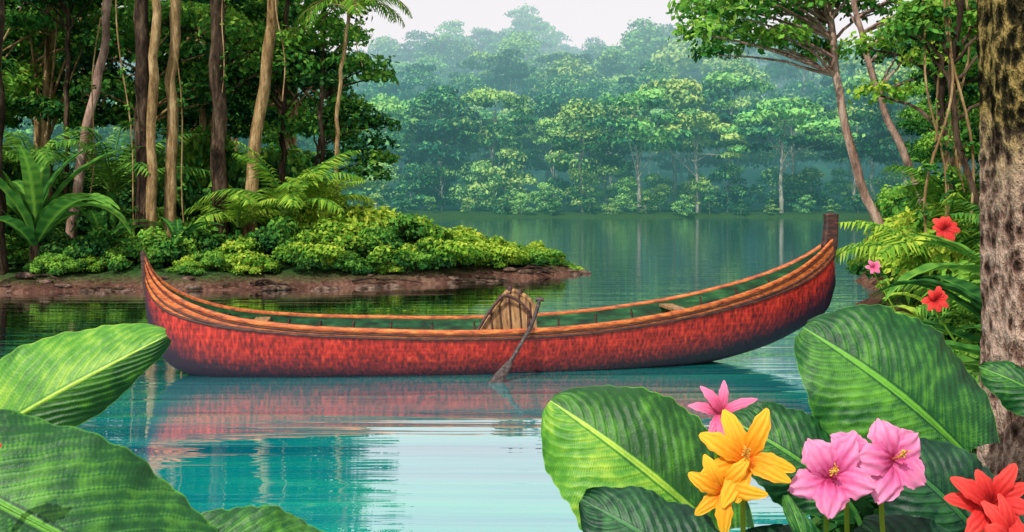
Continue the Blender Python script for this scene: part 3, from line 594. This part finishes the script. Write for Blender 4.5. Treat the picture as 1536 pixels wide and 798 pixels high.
def petal(m,c,d,N,L,W,curl=.3,ruf=.08,point=.6,cup=.15,mat=0):
    d=nrm(np.array(d,float)); N=np.array(N,float); N=nrm(N-d*(N@d)); s=np.cross(N,d); nu,nv=26,15
    u=np.linspace(0,1,nu); v=np.linspace(-1,1,nv); U,V=np.meshgrid(u,v,indexing='ij'); ph=R.uniform(0,6)
    w=W*(np.sin(np.pi*np.clip(U*.94+.05,0,1)**(1.35 if point<.5 else 1.0))**point)*(1+.06*np.sin(U*17+ph)+.05*np.sin(U*31+ph*2))
    hgt=L*(.18*np.sin(U*2.4)-curl*U**2.2)+w*(-cup*V**2+ruf*np.sin(V*9+ph+U*7)*U)
    G=np.asarray(c)+d*(U*L*(1-.12*V**2*U*(point<.5)+.03*np.sin(V*8+ph)*U*(point<.5)))[...,None]+s*(w*V+L*.12*math.sin(ph)*U**2)[...,None]+N*hgt[...,None]
    C=np.zeros(G.shape); C[...,0]=.5+.24*np.sin(V*14+ph*.3)*(1-U*.5)-.25*(np.abs(V)<.08)+R.uniform(-.1,.1); C[...,1]=U; m.grid(G,C,mat)
def flower(name,c,face,n,L,W,mat,open_=.35,rot=0,point=.4,curl=.25,stam=True,stem=None,ruf=.1,jit=.1):
    m=MB(); c=np.array(c,float); F=nrm(np.array(face,float)); a=nrm(np.cross(F,[0.05,0,1])); b=np.cross(F,a)
    for i in range(n):
        th=rot+i/n*2*np.pi+R.normal()*jit
        d=np.cos(th)*a+np.sin(th)*b; petal(m,c+F*(.003*i),d+F*open_*R.uniform(.6,1.4),F,L*R.uniform(.82,1.12),W*R.uniform(.85,1.1),curl*R.uniform(.6,1.4),ruf,point)
    if stam:
        P=curve([c,c+F*L*.4+[0,0,.004],c+F*L*.7+[0,0,.015]],8); m.tube(P,.0022,6,1,.6)
        for k in range(22):
            o_=P[4+k%4]; dd=nrm(R.normal(size=3)+F*.4); m.tube(np.array([o_,o_+dd*.005,o_+dd*.009]),[.0007,.001,.0016],5,1,.9)
    e=np.array(stem if stem is not None else (c[0]+.03,c[1]+.12,.25)); m.tube(curve([c-F*.004,c-F*.05-[0,0,.02],(c+e)/2,e],12),[.008]+[.0055]*11,6,2,.5)
    for k in range(5):
        th=k*1.256; petal(m,c-F*.012,np.cos(th)*a+np.sin(th)*b+F*.5,F,L*.3,W*.3,.3,0,.7,mat=2)
    return m.build(name,[mat,STM,FOL_LM])
flower('hibiscus_flower',(.672,2.08,.815),(-.12,-1,.35),5,.092,.034,PINK,rot=.35,point=.42,ruf=.16)
flower('hibiscus_flower',(.815,2.12,.84),(.15,-1,.3),5,.098,.036,PINK,rot=1.2,point=.42,ruf=.16)
flower('hibiscus_flower',(.745,2.16,.845),(.0,-.8,.6),5,.05,.024,PINK,rot=.8,point=.42,stam=False)
flower('lily_flower',(.495,2.1,.845),(-.15,-1,.35),8,.108,.021,YEL,rot=.3,point=.58,curl=.22,open_=.3,ruf=.15,jit=.16)
flower('lily_flower',(.445,2.08,.79),(-.25,-1,.15),6,.085,.017,YEL,rot=.9,point=.58,curl=.3,stam=False,ruf=.15,jit=.16)
flower('bird_of_paradise_flower',(.485,2.3,.90),(.05,-1,.5),7,.085,.013,PINK2,rot=0,point=.7,open_=.3,stam=False,jit=.25)
flower('red_star_flower',(.965,2.0,.78),(-.1,-1,.4),9,.09,.018,RED,rot=.2,point=.6,curl=.2,jit=.16,stam=False)
flower('red_star_flower',(.985,1.97,.72),(.1,-1,.3),8,.08,.018,RED,rot=.5,point=.6,curl=.3,jit=.16,stam=False)
flower('red_flower',(3.56,8.1,1.16),(-.1,-1,.3),9,.12,.035,RED,rot=.2,point=.5,stem=(3.8,8.3,.4),stam=False)
flower('red_flower',(2.15,5.0,.89),(-.1,-1,.3),8,.065,.02,RED,rot=.2,point=.5,stem=(2.5,5.1,.3),stam=False)
flower('red_flower',(3.05,8.3,.83),(-.1,-1,.3),6,.07,.02,PINK2,rot=.2,point=.5,stem=(3.4,8.4,.2),stam=False)
flower('red_star_flower',(-.995,1.86,.92),(.3,-1,.3),7,.03,.010,RED,rot=.2,point=.6,stem=(-1.12,1.85,.3),stam=False)

# ------------------------------------------------------------ light, sky, camera
W=bpy.data.worlds.new('World'); S.world=W; W.use_nodes=True; nt_=W.node_tree; nt_.nodes.clear()
sk=nt_.nodes.new('ShaderNodeTexSky'); sk.sky_type='NISHITA'; sk.sun_disc=False; EL=46; PSI=-28
sk.sun_elevation=math.radians(EL); sk.sun_rotation=math.radians(180-PSI); sk.dust_density=4; sk.air_density=1.0; sk.ozone_density=1
mx=nt_.nodes.new('ShaderNodeMix'); mx.data_type='RGBA'; mx.inputs[0].default_value=.76; mx.inputs[7].default_value=(8.6,8.1,8.0,1)  # thin bright overcast veil
bg=nt_.nodes.new('ShaderNodeBackground'); bg.inputs[1].default_value=.13; wo=nt_.nodes.new('ShaderNodeOutputWorld')
nt_.links.new(sk.outputs[0],mx.inputs[6]); nt_.links.new(mx.outputs[2],bg.inputs[0]); nt_.links.new(bg.outputs[0],wo.inputs[0])
sd=bpy.data.lights.new('sun','SUN'); sd.energy=3.9; sd.angle=math.radians(.6); sd.color=(1,.94,.84)
so=bpy.data.objects.new('sun',sd); S.collection.objects.link(so); so.rotation_euler=(math.radians(90-EL),0,math.radians(PSI)); so.location=(-5,-10,20)
cd=bpy.data.cameras.new('camera'); cam=bpy.data.objects.new('camera',cd); S.collection.objects.link(cam)
cam.location=(0,0,1.4); cam.rotation_euler=(math.radians(90),0,0); cd.sensor_width=36; cd.lens=34.57; cd.shift_y=-99/1536; cd.clip_end=6000; cd.clip_start=.05
S.camera=cam
S.view_settings.view_transform='Standard'; S.view_settings.look='None'; S.view_settings.exposure=0
